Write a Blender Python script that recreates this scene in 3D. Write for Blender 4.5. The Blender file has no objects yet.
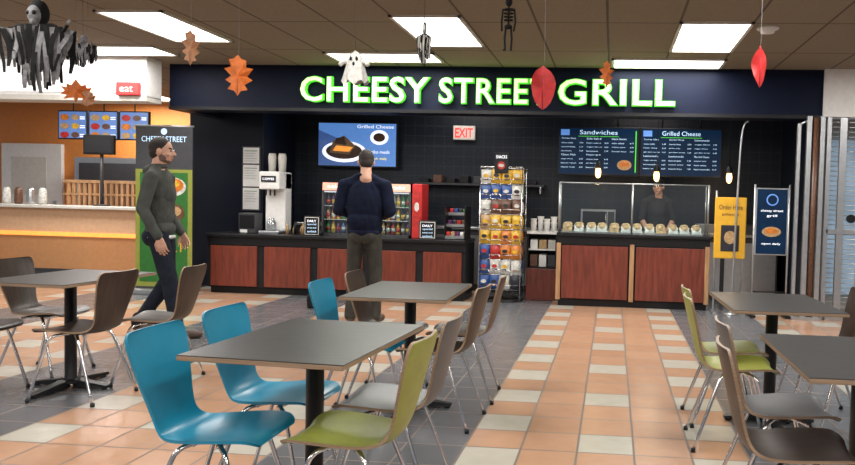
import bpy, bmesh, math, random
import numpy as np
from mathutils import Matrix, Vector
random.seed(7)
sc=bpy.context.scene
try:
    sc.view_settings.view_transform='Standard'
except Exception: pass

# ------------------------------------------------------------------ camera
f=740.0
yaw=math.radians(5); pitch=math.atan(31.5/740); roll=0.025
cam=bpy.data.cameras.new('camera'); co=bpy.data.objects.new('camera',cam); sc.collection.objects.link(co)
co.matrix_world=Matrix.Translation((0,0,1.32))@Matrix.Rotation(yaw,4,'Z')@Matrix.Rotation(math.pi/2-pitch,4,'X')@Matrix.Rotation(roll,4,'Z')
cam.sensor_width=36; cam.lens=36*f/855; cam.shift_x=-119.5/855
sc.camera=co
CEIL=2.93

# ------------------------------------------------------------------ materials
def pm(name,col,rough=.5,metal=0.,var=.12,scale=18.,bump=0.,em=None,ems=0.,spec=.5,stretch=None):
    m=bpy.data.materials.new(name); m.use_nodes=True; nt=m.node_tree; b=nt.nodes['Principled BSDF']
    b.inputs['Roughness'].default_value=rough; b.inputs['Metallic'].default_value=metal
    b.inputs['Specular IOR Level'].default_value=spec
    tc=nt.nodes.new('ShaderNodeTexCoord'); mp=nt.nodes.new('ShaderNodeMapping')
    if stretch: mp.inputs['Scale'].default_value=stretch
    nt.links.new(tc.outputs['Object'],mp.inputs[0])
    n=nt.nodes.new('ShaderNodeTexNoise'); n.inputs['Scale'].default_value=scale; n.inputs['Detail'].default_value=4
    nt.links.new(mp.outputs[0],n.inputs['Vector'])
    r=nt.nodes.new('ShaderNodeValToRGB')
    r.color_ramp.elements[0].position=.3; r.color_ramp.elements[1].position=.7
    r.color_ramp.elements[0].color=[c*(1-var) for c in col]+[1]
    r.color_ramp.elements[1].color=[min(1,c*(1+var)) for c in col]+[1]
    nt.links.new(n.outputs['Fac'],r.inputs[0]); nt.links.new(r.outputs[0],b.inputs['Base Color'])
    if bump:
        bn=nt.nodes.new('ShaderNodeBump'); bn.inputs['Strength'].default_value=bump; bn.inputs['Distance'].default_value=.01
        nt.links.new(n.outputs['Fac'],bn.inputs['Height']); nt.links.new(bn.outputs[0],b.inputs['Normal'])
    if em:
        b.inputs['Emission Color'].default_value=(*em,1); b.inputs['Emission Strength'].default_value=ems
    return m
def wood(name,col,rough=.4,var=.35,axis=(1,1,8),scale=4,spec=.5):
    return pm(name,col,rough,0,var,scale,.05,stretch=axis,spec=spec)
def glassmat(name,tint=(.9,.95,.95),gl=.1):
    m=bpy.data.materials.new(name); m.use_nodes=True; nt=m.node_tree; nt.nodes.clear()
    o=nt.nodes.new('ShaderNodeOutputMaterial'); t=nt.nodes.new('ShaderNodeBsdfTransparent'); g=nt.nodes.new('ShaderNodeBsdfGlossy'); x=nt.nodes.new('ShaderNodeMixShader')
    t.inputs[0].default_value=(*tint,1); g.inputs['Roughness'].default_value=.03; x.inputs[0].default_value=gl
    nt.links.new(t.outputs[0],x.inputs[1]); nt.links.new(g.outputs[0],x.inputs[2]); nt.links.new(x.outputs[0],o.inputs[0]); return m

class NT:
    def __init__(s,m): s.nt=m.node_tree
    def m(s,op,a,b=None,c=None):
        n=s.nt.nodes.new('ShaderNodeMath'); n.operation=op
        for i,v in enumerate((a,b,c)):
            if v is None: continue
            if isinstance(v,(int,float)): n.inputs[i].default_value=v
            else: s.nt.links.new(v,n.inputs[i])
        return n.outputs[0]
    def mix(s,fac,a,b):
        n=s.nt.nodes.new('ShaderNodeMix'); n.data_type='RGBA'
        for i,v in ((0,fac),(6,a),(7,b)):
            if isinstance(v,tuple): n.inputs[i].default_value=(*v,1)
            elif isinstance(v,(int,float)): n.inputs[i].default_value=v
            else: s.nt.links.new(v,n.inputs[i])
        return n.outputs[2]

def floor_material():
    m=bpy.data.materials.new('floor_tiles'); m.use_nodes=True; N=NT(m); nt=m.node_tree; b=nt.nodes['Principled BSDF']
    tc=nt.nodes.new('ShaderNodeTexCoord'); sp=nt.nodes.new('ShaderNodeSeparateXYZ'); nt.links.new(tc.outputs['Object'],sp.inputs[0])
    X,Y=sp.outputs[0],sp.outputs[1]
    P=2.45
    xs=N.m('ADD',X,.75+P*8); u=N.m('MODULO',xs,P)
    cell=N.m('FLOOR',N.m('DIVIDE',xs,P))
    grey=N.m('GREATER_THAN',u,1.5)
    ga=N.m('DIVIDE',u,.3); gg=N.m('DIVIDE',N.m('SUBTRACT',u,1.5),.3166)
    uu=N.m('ADD',N.m('MULTIPLY',ga,N.m('SUBTRACT',1,grey)),N.m('MULTIPLY',gg,grey))
    k=N.m('FLOOR',uu); fu=N.m('FRACT',uu)
    vv=N.m('DIVIDE',N.m('ADD',Y,30),.305); j=N.m('FLOOR',vv); fv=N.m('FRACT',vv)
    e0=N.m('LESS_THAN',k,.5); e4=N.m('GREATER_THAN',k,3.5)
    j2=N.m('LESS_THAN',N.m('MODULO',j,2),.5)
    j3=N.m('LESS_THAN',N.m('MODULO',j,3),.5)
    c2=N.m('MULTIPLY',N.m('COMPARE',k,2,.4),j3)
    cream=N.m('MINIMUM',1,N.m('ADD',N.m('MULTIPLY',N.m('ADD',e0,e4),j2),c2))
    cb=nt.nodes.new('ShaderNodeCombineXYZ'); nt.links.new(N.m('ADD',k,N.m('MULTIPLY',cell,17)),cb.inputs[0]); nt.links.new(j,cb.inputs[1])
    nt.links.new(grey,cb.inputs[2])
    wn=nt.nodes.new('ShaderNodeTexWhiteNoise'); nt.links.new(cb.outputs[0],wn.inputs['Vector'])
    no=nt.nodes.new('ShaderNodeTexNoise'); no.inputs['Scale'].default_value=9; no.inputs['Detail'].default_value=6; nt.links.new(tc.outputs['Object'],no.inputs['Vector'])
    v=N.m('ADD',.80,N.m('ADD',N.m('MULTIPLY',wn.outputs['Value'],.14),N.m('MULTIPLY',no.outputs['Fac'],.24)))
    base=N.mix(cream,(.42,.243,.150),(.44,.415,.35)); base=N.mix(grey,base,(.115,.118,.127))
    hs=nt.nodes.new('ShaderNodeHueSaturation'); nt.links.new(v,hs.inputs['Value']); nt.links.new(base,hs.inputs['Color'])
    def line(t): return N.m('ADD',N.m('LESS_THAN',t,.020),N.m('GREATER_THAN',t,.980))
    g=N.m('MINIMUM',1,N.m('ADD',line(fu),line(fv)))
    col=N.mix(g,hs.outputs[0],(.14,.105,.085)); nt.links.new(col,b.inputs['Base Color'])
    nt.links.new(N.m('ADD',.24,N.m('MULTIPLY',g,.4)),b.inputs['Roughness'])
    bn=nt.nodes.new('ShaderNodeBump'); bn.inputs['Strength'].default_value=.25; bn.inputs['Distance'].default_value=.004
    nt.links.new(N.m('SUBTRACT',no.outputs['Fac'],g),bn.inputs['Height']); nt.links.new(bn.outputs[0],b.inputs['Normal'])
    return m
def grid_material(name,base,line,tx,ty,w,rough=.9,ox=0,oy=0,ax=(0,1),var=.15,spec=.5,bump=.3):
    m=bpy.data.materials.new(name); m.use_nodes=True; N=NT(m); nt=m.node_tree; b=nt.nodes['Principled BSDF']
    tc=nt.nodes.new('ShaderNodeTexCoord'); sp=nt.nodes.new('ShaderNodeSeparateXYZ'); nt.links.new(tc.outputs['Object'],sp.inputs[0])
    X,Y=sp.outputs[ax[0]],sp.outputs[ax[1]]
    fu=N.m('FRACT',N.m('DIVIDE',N.m('ADD',X,100*tx-ox),tx)); fv=N.m('FRACT',N.m('DIVIDE',N.m('ADD',Y,100*ty-oy),ty))
    g=N.m('MINIMUM',1,N.m('ADD',N.m('LESS_THAN',fu,w/tx),N.m('LESS_THAN',fv,w/ty)))
    no=nt.nodes.new('ShaderNodeTexNoise'); no.inputs['Scale'].default_value=30; no.inputs['Detail'].default_value=8; nt.links.new(tc.outputs['Object'],no.inputs['Vector'])
    c=N.mix(no.outputs['Fac'],tuple(x*(1-var) for x in base),tuple(x*(1+var) for x in base))
    nt.links.new(N.mix(g,c,line),b.inputs['Base Color']); b.inputs['Roughness'].default_value=rough; b.inputs['Specular IOR Level'].default_value=spec
    bn=nt.nodes.new('ShaderNodeBump'); bn.inputs['Strength'].default_value=bump; bn.inputs['Distance'].default_value=.01
    nt.links.new(N.m('ADD',no.outputs['Fac'],g),bn.inputs['Height']); nt.links.new(bn.outputs[0],b.inputs['Normal'])
    return m

MAT={}
def D(k,*a,**kw): MAT[k]=pm(k,*a,**kw)
D('navy',(.004,.007,.016),.4,spec=.3); D('navy_header',(.003,.006,.020),.55,spec=.15)
D('black',(.006,.006,.007),.4,spec=.35); D('black_matte',(.010,.010,.011),.8,spec=.3); D('darkgrey',(.04,.04,.045),.5)
D('white',(.75,.74,.72),.5,var=.05); D('offwhite',(.6,.58,.53),.6,var=.06); D('steel',(.5,.51,.52),.3,metal=.85,var=.06)
D('chrome',(.7,.7,.72),.15,metal=1.,var=.03); D('paper',(.8,.8,.78),.7,var=.03)
MAT['cherry']=wood('cherry',(.15,.030,.016),.35,.35,(8,8,1),3)
MAT['lightwood']=wood('lightwood',(.38,.21,.10),.45,.25,(8,8,1),3)
MAT['walnut']=wood('walnut',(.030,.018,.013),.38,.4,(9,1,1),6,.4)
MAT['ply']=wood('ply',(.24,.16,.10),.5,.2,(1,1,30),5)
MAT['tabletop']=wood('tabletop',(.024,.022,.021),.36,.25,(2,14,2),5,.35)
D('blue',(.004,.19,.31),.32,var=.05); D('lime',(.24,.26,.045),.4,var=.08); D('greychair',(.075,.078,.082),.4,var=.08)
D('orange_wall',(.62,.22,.045),.6,var=.06); D('tan',(.64,.40,.24),.6,var=.06); D('tan_low',(.50,.24,.10),.6,var=.06)
D('red',(.5,.02,.02),.5); D('yellow',(.70,.38,.02),.5,var=.05); D('green',(.02,.13,.02),.5)
D('em_white',(.9,.9,.9),.5,em=(1,.97,.92),ems=7.); D('em_face',(.8,.95,.6),.5,em=(.62,1,.36),ems=1.05)
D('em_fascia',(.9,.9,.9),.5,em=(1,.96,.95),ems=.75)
D('em_green',(.05,.4,.02),.5,em=(.07,.55,.02),ems=.9); D('em_red',(.8,.05,.05),.5,em=(1,.06,.04),ems=.9)
D('em_screen',(.0,.01,.03),.3,em=(.003,.010,.028),ems=1.,var=.4,scale=3,spec=.2); D('em_text',(.5,.7,.9),.5,em=(.45,.68,.9),ems=.8)
D('em_blue',(.1,.2,.5),.3,em=(.09,.24,.60),ems=.8); D('em_amber',(1,.6,.2),.5,em=(1,.55,.2),ems=5.)
D('em_orange',(1,.4,.1),.5,em=(1,.35,.05),ems=.9); D('em_pale',(.9,.9,1),.5,em=(.85,.9,1),ems=1.0)
D('em_ylw',(1,.8,.2),.5,em=(1,.75,.12),ems=1.); D('em_tv',(.12,.2,.4),.3,em=(.02,.06,.2),ems=1.)
D('skin',(.52,.29,.20),.5,var=.06,scale=40); D('hair',(.018,.012,.009),.8,var=.4,scale=120,bump=.5); D('beard',(.13,.075,.055),.8,var=.4,scale=120)
D('lips',(.38,.13,.10),.5); D('eyes',(.14,.09,.07),.2)
D('hoodie',(.060,.064,.058),.9,var=.2,scale=14,bump=.4,spec=.2); D('bluejacket',(.007,.010,.024),.9,var=.3,scale=12,bump=.4,spec=.12)
D('jeans',(.010,.013,.022),.85,var=.3,scale=14,bump=.4,spec=.2); D('khaki',(.042,.040,.034),.85,var=.25,scale=12,bump=.4,spec=.2)
D('shoe',(.07,.045,.032),.6); D('shirt',(.015,.015,.017),.85,bump=.4); D('tee',(.6,.6,.6),.8)
D('leaf_orange',(.58,.14,.02),.6,var=.25,scale=25); D('leaf_red',(.48,.015,.015),.5,var=.25,scale=25); D('leaf_tan',(.42,.20,.10),.6,var=.25,scale=25)
D('gauze_grey',(.16,.16,.165),.95,var=.4,scale=30); D('gauze_white',(.48,.47,.44),.95,var=.2,scale=30); D('gauze_black',(.010,.010,.010),.95,var=.4,spec=.2)
D('bread',(.60,.40,.20),.6,var=.25,scale=40); D('bag_clear',(.75,.74,.70),.3,var=.1)
MAT['glass']=glassmat('glass',(.90,.94,.94),.07); MAT['plastic']=glassmat('plastic',(.7,.72,.74),.25)
snk=[('snk_red',(.40,.025,.02)),('snk_yel',(.6,.36,.03)),('snk_blu',(.02,.07,.25)),('snk_grn',(.04,.2,.05)),('snk_org',(.55,.17,.02)),('snk_wht',(.55,.54,.50)),('snk_pur',(.10,.02,.10)),('snk_brn',(.12,.055,.03)),('snk_tan',(.42,.27,.13)),('snk_blk',(.02,.02,.03))]
for k,c in snk: D(k,c,.35,var=.3,scale=30)
MAT['floor']=floor_material()
MAT['ceiling']=grid_material('ceiling_tiles',(.25,.21,.16),(.11,.09,.07),.64,1.28,.022,ox=-1.38,oy=.32,spec=.1)
MAT['darktile']=grid_material('dark_wall_tiles',(.010,.015,.024),(.030,.034,.040),.15,.15,.006,rough=.35,ax=(0,2),var=.4,spec=.35)

# ------------------------------------------------------------------ mesh builder
class MB:
    def __init__(s): s.v=[];s.f=[];s.mi=[];s.sm=[];s.mats=[];s.M=Matrix.Identity(4)
    def mid(s,k):
        if k not in s.mats: s.mats.append(k)
        return s.mats.index(k)
    def add(s,vs,fs,k,smooth=False):
        o=len(s.v); s.v+= [s.M@Vector(p) for p in vs]; i=s.mid(k)
        for q in fs: s.f.append([o+a for a in q]); s.mi.append(i); s.sm.append(smooth)
    def box(s,x0,x1,y0,y1,z0,z1,k,bev=0,seg=2):
        if bev<=0:
            s.add([(x0,y0,z0),(x1,y0,z0),(x1,y1,z0),(x0,y1,z0),(x0,y0,z1),(x1,y0,z1),(x1,y1,z1),(x0,y1,z1)],
              [(0,3,2,1),(4,5,6,7),(0,1,5,4),(1,2,6,5),(2,3,7,6),(3,0,4,7)],k); return
        bm=bmesh.new(); bmesh.ops.create_cube(bm,size=1)
        bmesh.ops.scale(bm,vec=(x1-x0,y1-y0,z1-z0),verts=bm.verts)
        bmesh.ops.translate(bm,vec=((x0+x1)/2,(y0+y1)/2,(z0+z1)/2),verts=bm.verts)
        bmesh.ops.bevel(bm,geom=bm.edges[:],offset=bev,segments=seg,affect='EDGES',profile=.5)
        bm.verts.index_update(); s.add([v.co.copy() for v in bm.verts],[[v.index for v in q.verts] for q in bm.faces],k); bm.free()
    def tube(s,pts,r,k,n=8,caps=True):
        pts=[Vector(p) for p in pts]; rs=r if isinstance(r,(list,tuple)) else [r]*len(pts)
        vs=[];fs=[];prev=None
        for i,p in enumerate(pts):
            t=(pts[min(i+1,len(pts)-1)]-pts[max(i-1,0)]).normalized()
            if prev is None: a=t.orthogonal().normalized()
            else: a=(prev-t*prev.dot(t)).normalized()
            prev=a; b=t.cross(a)
            for j in range(n):
                w=2*math.pi*j/n; vs.append(p+(a*math.cos(w)+b*math.sin(w))*rs[i])
        for i in range(len(pts)-1):
            for j in range(n): fs.append((i*n+j,i*n+(j+1)%n,(i+1)*n+(j+1)%n,(i+1)*n+j))
        if caps: fs.append(tuple(range(n-1,-1,-1))); fs.append(tuple((len(pts)-1)*n+j for j in range(n)))
        s.add(vs,fs,k,True)
    def lathe(s,prof,c,k,n=20):
        vs=[];fs=[]; c=Vector(c)
        for r,z in prof:
            for j in range(n):
                w=2*math.pi*j/n; vs.append(c+Vector((r*math.cos(w),r*math.sin(w),z)))
        for i in range(len(prof)-1):
            for j in range(n): fs.append((i*n+j,i*n+(j+1)%n,(i+1)*n+(j+1)%n,(i+1)*n+j))
        fs.append(tuple(range(n-1,-1,-1))); fs.append(tuple((len(prof)-1)*n+j for j in range(n)))
        s.add(vs,fs,k,True)
    def ell(s,c,r,k,nu=12,nv=8):
        c=Vector(c);vs=[];fs=[]
        for i in range(nv+1):
            t=math.pi*i/nv
            for j in range(nu):
                w=2*math.pi*j/nu; vs.append(c+Vector((r[0]*math.sin(t)*math.cos(w),r[1]*math.sin(t)*math.sin(w),r[2]*math.cos(t))))
        for i in range(nv):
            for j in range(nu): fs.append((i*nu+j,(i+1)*nu+j,(i+1)*nu+(j+1)%nu,i*nu+(j+1)%nu))
        s.add(vs,fs,k,True)
    def plate(s,poly,y0,y1,k):   # polygon in XZ extruded along Y
        n=len(poly)
        vs=[(x,y0,z) for x,z in poly]+[(x,y1,z) for x,z in poly]
        fs=[tuple(range(n)),tuple(range(2*n-1,n-1,-1))]+[(i,i+n,(i+1)%n+n,(i+1)%n) for i in range(n)]
        s.add(vs,fs,k)
    def disc(s,cx,cz,rx,rz,y0,y1,k,n=24):
        s.plate([(cx+rx*math.cos(2*math.pi*i/n),cz+rz*math.sin(2*math.pi*i/n)) for i in range(n)],y0,y1,k)
    def text(s,body,x0,x1,z0,h,y,k,depth=.002,offset=0.,space=1.,grow=None):
        cu=bpy.data.curves.new('t','FONT'); cu.body=body; cu.size=1; cu.extrude=.5; cu.offset=offset; cu.space_character=space; cu.resolution_u=3
        ob=bpy.data.objects.new('t',cu); sc.collection.objects.link(ob)
        dg=bpy.context.evaluated_depsgraph_get(); dg.update(); me=bpy.data.meshes.new_from_object(ob.evaluated_get(dg))
        V=[v.co.copy() for v in me.vertices]; F=[list(p.vertices) for p in me.polygons]
        bpy.data.objects.remove(ob); bpy.data.curves.remove(cu); bpy.data.meshes.remove(me)
        if not V: return
        ax=min(v.x for v in V);bx=max(v.x for v in V);ay=min(v.y for v in V);by=max(v.y for v in V)
        if grow is not None:
            sx,sz,d=grow; x0-=d*sx; z0-=d*sz
        else:
            sz=h/(by-ay); sx=(x1-x0)/(bx-ax) if x1 is not None else sz
        s.add([(x0+(v.x-ax)*sx,y-depth*(v.z+.5),z0+(v.y-ay)*sz) for v in V],F,k)
        return sx,sz
    def pillow(s,c,w,h,d,k,n=5):
        vs=[];fs=[]
        for sg in (-1,1):
            for i in range(n+1):
                for j in range(n+1):
                    u=i/n*2-1;v=j/n*2-1; pinch=1-.10*(1-abs(v))
                    vs.append((c[0]+u*w/2*pinch,c[1]+sg*d/2*((1-u**4)*(1-v*v))**.6,c[2]+v*h/2))
            o=(0 if sg<0 else (n+1)**2)
            for i in range(n):
                for j in range(n):
                    q=(o+i*(n+1)+j,o+(i+1)*(n+1)+j,o+(i+1)*(n+1)+j+1,o+i*(n+1)+j+1); fs.append(q if sg<0 else q[::-1])
        s.add(vs,fs,k,True)
    def mesh(s,name):
        me=bpy.data.meshes.new(name); me.from_pydata([tuple(v) for v in s.v],[],s.f)
        for k in s.mats: me.materials.append(MAT[k])
        me.polygons.foreach_set('material_index',s.mi); me.polygons.foreach_set('use_smooth',s.sm); me.update(); return me
    def obj(s,name,loc=(0,0,0),rot=0.):
        return place(s.mesh(name),name,loc,rot)
def place(me,name,loc=(0,0,0),rot=0.):
    o=bpy.data.objects.new(name,me); sc.collection.objects.link(o); o.location=loc; o.rotation_euler=(0,0,rot); return o
def spline(P,n):
    P=[Vector(p) for p in P]; out=[]
    for i in range(len(P)-1):
        a=P[max(i-1,0)];b=P[i];c=P[i+1];d=P[min(i+2,len(P)-1)]
        for j in range(n):
            t=j/n; out.append(.5*((2*b)+(c-a)*t+(2*a-5*b+4*c-d)*t*t+(3*b-a-3*c+d)*t**3))
    out.append(P[-1]); return out

# ------------------------------------------------------------------ room shell
m=MB(); m.box(-12,8,-5,15,-.05,0,'floor'); m.obj('floor')
m=MB(); m.box(-12,8,-5,15,CEIL,CEIL+.05,'ceiling'); m.obj('ceiling')
m=MB(); m.box(-6.0,2.6,11,11.12,0,CEIL,'darktile'); m.obj('wall_back')
m=MB(); m.box(-12,-5.9,13.0,13.12,0,CEIL,'orange_wall'); m.obj('wall_left')
m=MB(); m.box(-6.0,-5.9,11.12,13.0,0,CEIL,'orange_wall'); m.obj('wall_kiosk_side')
m=MB(); m.box(2.42,2.54,9.15,11.0,0,CEIL,'navy'); m.obj('wall_right')
m=MB(); m.box(-5.62,2.42,8.97,9.25,2.36,CEIL,'navy_header'); m.box(-5.62,2.42,8.95,8.97,2.36,2.40,'black'); m.obj('wall_header')
m=MB(); m.box(-5.95,-4.87,9.97,10.99,0,CEIL,'navy',.01); m.obj('wall_column')
m=MB(); m.box(-5.62,-5.45,9.25,9.97,2.36,CEIL,'navy'); m.obj('wall_header_return')

def light(x,y,sx,sy,e=35):
    m=MB(); z=CEIL
    m.box(-sx/2,sx/2,-sy/2,sy/2,-.012,-.002,'em_white')
    for a in (-1,1):
        m.box(a*sx/2-.015,a*sx/2+.015,-sy/2-.015,sy/2+.015,-.02,0,'offwhite'); m.box(-sx/2-.015,sx/2+.015,a*sy/2-.015,a*sy/2+.015,-.02,0,'offwhite')
    m.obj('ceiling_light',(x,y,z))
    l=bpy.data.lights.new('panel_lamp','AREA'); l.shape='RECTANGLE'; l.size=sx; l.size_y=sy; l.energy=e; l.color=(1,.97,.93)
    o=bpy.data.objects.new('panel_lamp',l); sc.collection.objects.link(o); o.location=(x,y,z-.03)
for x,y in ((-4.36,6.95),(-1.7,7.1),(.87,7.3)): light(x,y,.62,1.24)
for x,y in ((-2.65,8.38),(.58,8.62),(-5.75,8.1)): light(x,y,1.24,.5)
for y in (3.9,.9,-2.):
    for x in (-6.9,-4.32,-1.7,.87,3.4): light(x,y,.6,1.24)
light(3.6,7.2,.6,1.24); light(-7.6,6.9,.6,1.24); light(-8.2,12.2,1.24,.6,60); light(-7.8,9.7,1.24,.6,70)  # last one: unseen panel added in front of the kiosk to brighten it
for x,y in ((-2.2,10.1),(.5,9.75)):  # unseen fill lights without fixtures, added to brighten the kitchen and worker
    l=bpy.data.lights.new('kitchen_fill','AREA'); l.size=.8; l.energy=18; l.color=(1,.93,.85)
    o=bpy.data.objects.new('kitchen_fill',l); sc.collection.objects.link(o); o.location=(x,y,CEIL-.05)
m=MB(); m.lathe([(.10,0),(.10,-.012),(.07,-.02),(.06,-.045),(.02,-.05)],(0,0,0),'white'); m.obj('smoke_detector',(1.35,6.9,CEIL))

# ------------------------------------------------------------------ sign letters
m=MB()
for w_,a,b in (('CHEESY',-3.87,-2.27),('STREET',-2.13,-.80),('GRILL',-.68,.69)):
    g=m.text(w_,a,b,2.478,.30,8.885,'em_face',.012,.006,1.08)
    m.text(w_,a,b,2.478,.30,8.945,'em_green',.05,.034,1.08,grow=(g[0],g[1],.028))
m.obj('storefront_sign_letters')

# ------------------------------------------------------------------ counters
def panel_counter(name,x0,x1,y0,y1,h,divs,topk='black'):
    m=MB()
    m.box(x0,x1,y0+.02,y1,.08,h-.05,'black_matte'); m.box(x0+.02,x1-.02,y0+.06,y1,0,.08,'black')
    m.box(x0-.01,x1+.01,y0-.04,y1+.005,h-.045,h,topk,.008)
    m.box(x0,x1,y0+.0,y0+.02,h-.15,h-.045,'black')
    for a,b in divs: m.box(a,b,y0-.005,y0+.02,.10,h-.16,'cherry',.004)
    return m
m=panel_counter('c',-.68,1.22,9.3,10.0,.93,[(-.62,.21),(.31,1.16)])
for x in (-.66,.26,1.19): m.box(x-.028,x+.028,9.285,9.31,.08,.80,'lightwood',.004)
m.obj('service_counter')
m=panel_counter('c',-5.3,-1.86,9.3,9.95,.79,[(-5.25,-4.62),(-4.52,-3.9),(-3.8,-3.2),(-3.1,-2.5),(-2.4,-1.9)])
m.obj('beverage_counter')
m=MB()
for a,b in ((-.66,.24),(.26,1.18)): m.box(a,b,9.36,9.368,.935,1.55,'glass')
m.box(-.68,1.20,9.36,9.62,1.55,1.558,'glass')
for x in (-.67,.25,1.19):
    m.tube([(x,9.364,.93),(x,9.364,1.56)],.011,'steel'); m.tube([(x,9.364,1.56),(x,9.62,1.56)],.009,'steel'); m.tube([(x,9.62,.93),(x,9.62,1.56)],.009,'steel')
m.tube([(-.67,9.364,1.56),(1.19,9.364,1.56)],.008,'steel')
m.obj('sneeze_guard')
m=MB()
for i in range(12):
    x=-.56+i*.148+random.uniform(-.01,.01)
    m.ell((x,9.51,1.0),(.066,.11,.055),'bread',14,10)
    for q in (-.04,0,.04): m.ell((x+q*.3,9.51+q*1.4,1.035),(.045,.022,.028),'bread',8,6)
    m.M=Matrix.Translation((x,9.43,.985))@Matrix.Rotation(-.5,4,'X'); m.pillow((0,0,0),.125,.09,.04,'bag_clear' if i%4 else 'bread'); m.M=Matrix.Identity(4)
m.box(-.64,1.14,9.385,9.66,.93,.945,'steel')
m.obj('bread_loaves')
m=MB(); m.box(-4.6,2.3,10.5,10.98,0,.88,'darkgrey'); m.box(-4.6,2.3,10.46,10.98,.88,.92,'steel',.005)
for i in range(9): m.box(-4.5+i*.76,-3.8+i*.76,10.49,10.5,.1,.8,'steel')
m.obj('prep_counter')
m=MB(); m.box(-.45,.05,10.55,10.9,.92,1.22,'steel',.01); m.box(-.42,-.08,10.54,10.55,.95,1.19,'black'); m.box(-.06,.03,10.54,10.55,.95,1.19,'darkgrey'); m.tube([(-.09,10.52,.97),(-.09,10.52,1.17)],.008,'chrome'); m.obj('microwave_oven')
m=MB(); 
for i in range(3): m.box(1.2+i*.3,1.46+i*.3,10.6,10.85,.92,1.05+.08*(i%2),['steel','offwhite','darkgrey'][i],.01)
m.obj('food_containers')
m=MB(); m.box(-1.12,-.72,9.75,10.25,0,.42,'cherry',.005); m.box(-1.12,-.72,9.77,10.25,.42,.44,'black')
m.box(-1.12,-.72,10.2,10.25,.44,.9,'black'); m.box(-1.12,-1.10,9.77,10.25,.44,.9,'black'); m.box(-.74,-.72,9.77,10.25,.44,.9,'black')
m.box(-1.12,-.72,9.75,10.25,.88,.91,'white'); m.box(-1.1,-.74,9.8,10.2,.66,.68,'white')
for i in range(3): m.box(-1.08+i*.12,-.98+i*.12,9.82,10.1,.68,.80,['white','snk_tan','offwhite'][i],.006)
for i in range(3): m.box(-1.08+i*.12,-.98+i*.12,9.82,10.1,.44,.6,['snk_brn','white','darkgrey'][i],.006)
m.obj('condiment_cabinet')
m=MB()
for i in range(4):
    x=-1.05+i*.09
    m.lathe([(.03,0),(.042,.11),(.045,.12),(.034,.13),(.043,.16+.03*(i%2)),(.046,.17+.03*(i%2))],(x,9.92+.05*(i%2),.91),'white',14)
m.obj('paper_cup_stack')

# ------------------------------------------------------------------ menu boards & screens
def menu(name,x0,x1,z0,z1,y,seed):
    random.seed(seed); m=MB()
    m.box(x0,x1,y,y+.05,z0,z1,'black',.006); m.box(x0+.02,x1-.02,y-.003,y,z0+.02,z1-.02,'em_screen')
    W=x1-x0; cx=(x0+x1)/2
    m.text('Sandwiches' if seed==1 else 'Grilled Cheese',cx-.26,cx+.26,z1-.105,.06,y-.003,'em_text',.002)
    m.plate([(x0+.04,z1-.12),(x0+.16,z1-.12),(x0+.16,z1-.04),(x0+.04,z1-.04)],y-.005,y-.003,'em_blue')
    m.plate([(cx-.28,z1-.135),(cx+.28,z1-.135),(cx+.28,z1-.128),(cx-.28,z1-.128)],y-.005,y-.003,'em_green')
    words=['classic melt','turkey club','tuna melt','bacon ranch','tomato soup','garden wrap','side salad','french fries','hot dog','pepper jack','iced tea','lemonade','chicken pesto','ham swiss','veggie deluxe','mac and cheese']
    for c in range(3):
        xx=x0+.05+c*(W-.08)/3
        for r in range(8):
            z=z1-.175-r*.056; w=random.choice(words)
            if c==2 and seed==1 and r>3: continue
            if r%4==0: m.text(w.title(),xx,xx+.20,z,.024,y-.003,'em_text',.002)
            else:
                m.text(w,xx,xx+random.uniform(.14,.22),z,.018,y-.003,'em_text',.002); m.text('%d.%d9'%(random.randint(4,9),random.randint(0,9)),xx+.25,xx+.30,z,.018,y-.003,'em_text',.002)
    if seed==1:
        m.disc(x1-.2,z0+.15,.10,.07,y-.006,y-.003,'snk_tan'); m.disc(x1-.2,z0+.16,.07,.04,y-.008,y-.006,'snk_org')
        m.plate([(x1-.055,z0+.05),(x1-.04,z0+.05),(x1-.04,z1-.05),(x1-.055,z1-.05)],y-.005,y-.003,'em_green')
    m.tube([(x0+.3,y+.03,z1),(x0+.3,y+.03,CEIL)],.012,'black'); m.tube([(x1-.3,y+.03,z1),(x1-.3,y+.03,CEIL)],.012,'black')
    m.obj(name)
menu('menu_board',-.78,.345,1.69,2.36,10.3,1); menu('menu_board',.355,1.47,1.69,2.36,10.3,2)
random.seed(3)
m=MB(); x0,x1,z0,z1,y=-4.46,-3.22,1.745,2.44,10.85
m.box(x0,x1,y,y+.06,z0,z1,'black',.008); m.box(x0+.025,x1-.025,y-.003,y,z0+.03,z1-.03,'em_blue')
m.plate([(x0+.025,z0+.03),(x0+.72,z0+.03),(x0+.55,z0+.35),(x0+.025,z0+.56)],y-.005,y-.003,'em_tv')
m.disc(x0+.42,z0+.24,.34,.16,y-.007,y-.005,'em_pale')
m.disc(x0+.42,z0+.25,.28,.12,y-.009,y-.007,'snk_brn')
m.plate([(x0+.2,z0+.22),(x0+.5,z0+.2),(x0+.6,z0+.33),(x0+.42,z0+.48),(x0+.25,z0+.40)],y-.012,y-.009,'snk_tan')
m.plate([(x0+.25,z0+.25),(x0+.5,z0+.24),(x0+.56,z0+.31),(x0+.3,z0+.33)],y-.014,y-.012,'em_orange')
m.plate([(x0+.28,z0+.36),(x0+.46,z0+.34),(x0+.42,z0+.46),(x0+.3,z0+.44)],y-.014,y-.012,'snk_brn')
m.disc(x1-.28,z0+.46,.14,.11,y-.008,y-.005,'em_pale'); m.disc(x1-.28,z0+.46,.09,.065,y-.011,y-.008,'snk_brn')
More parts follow.
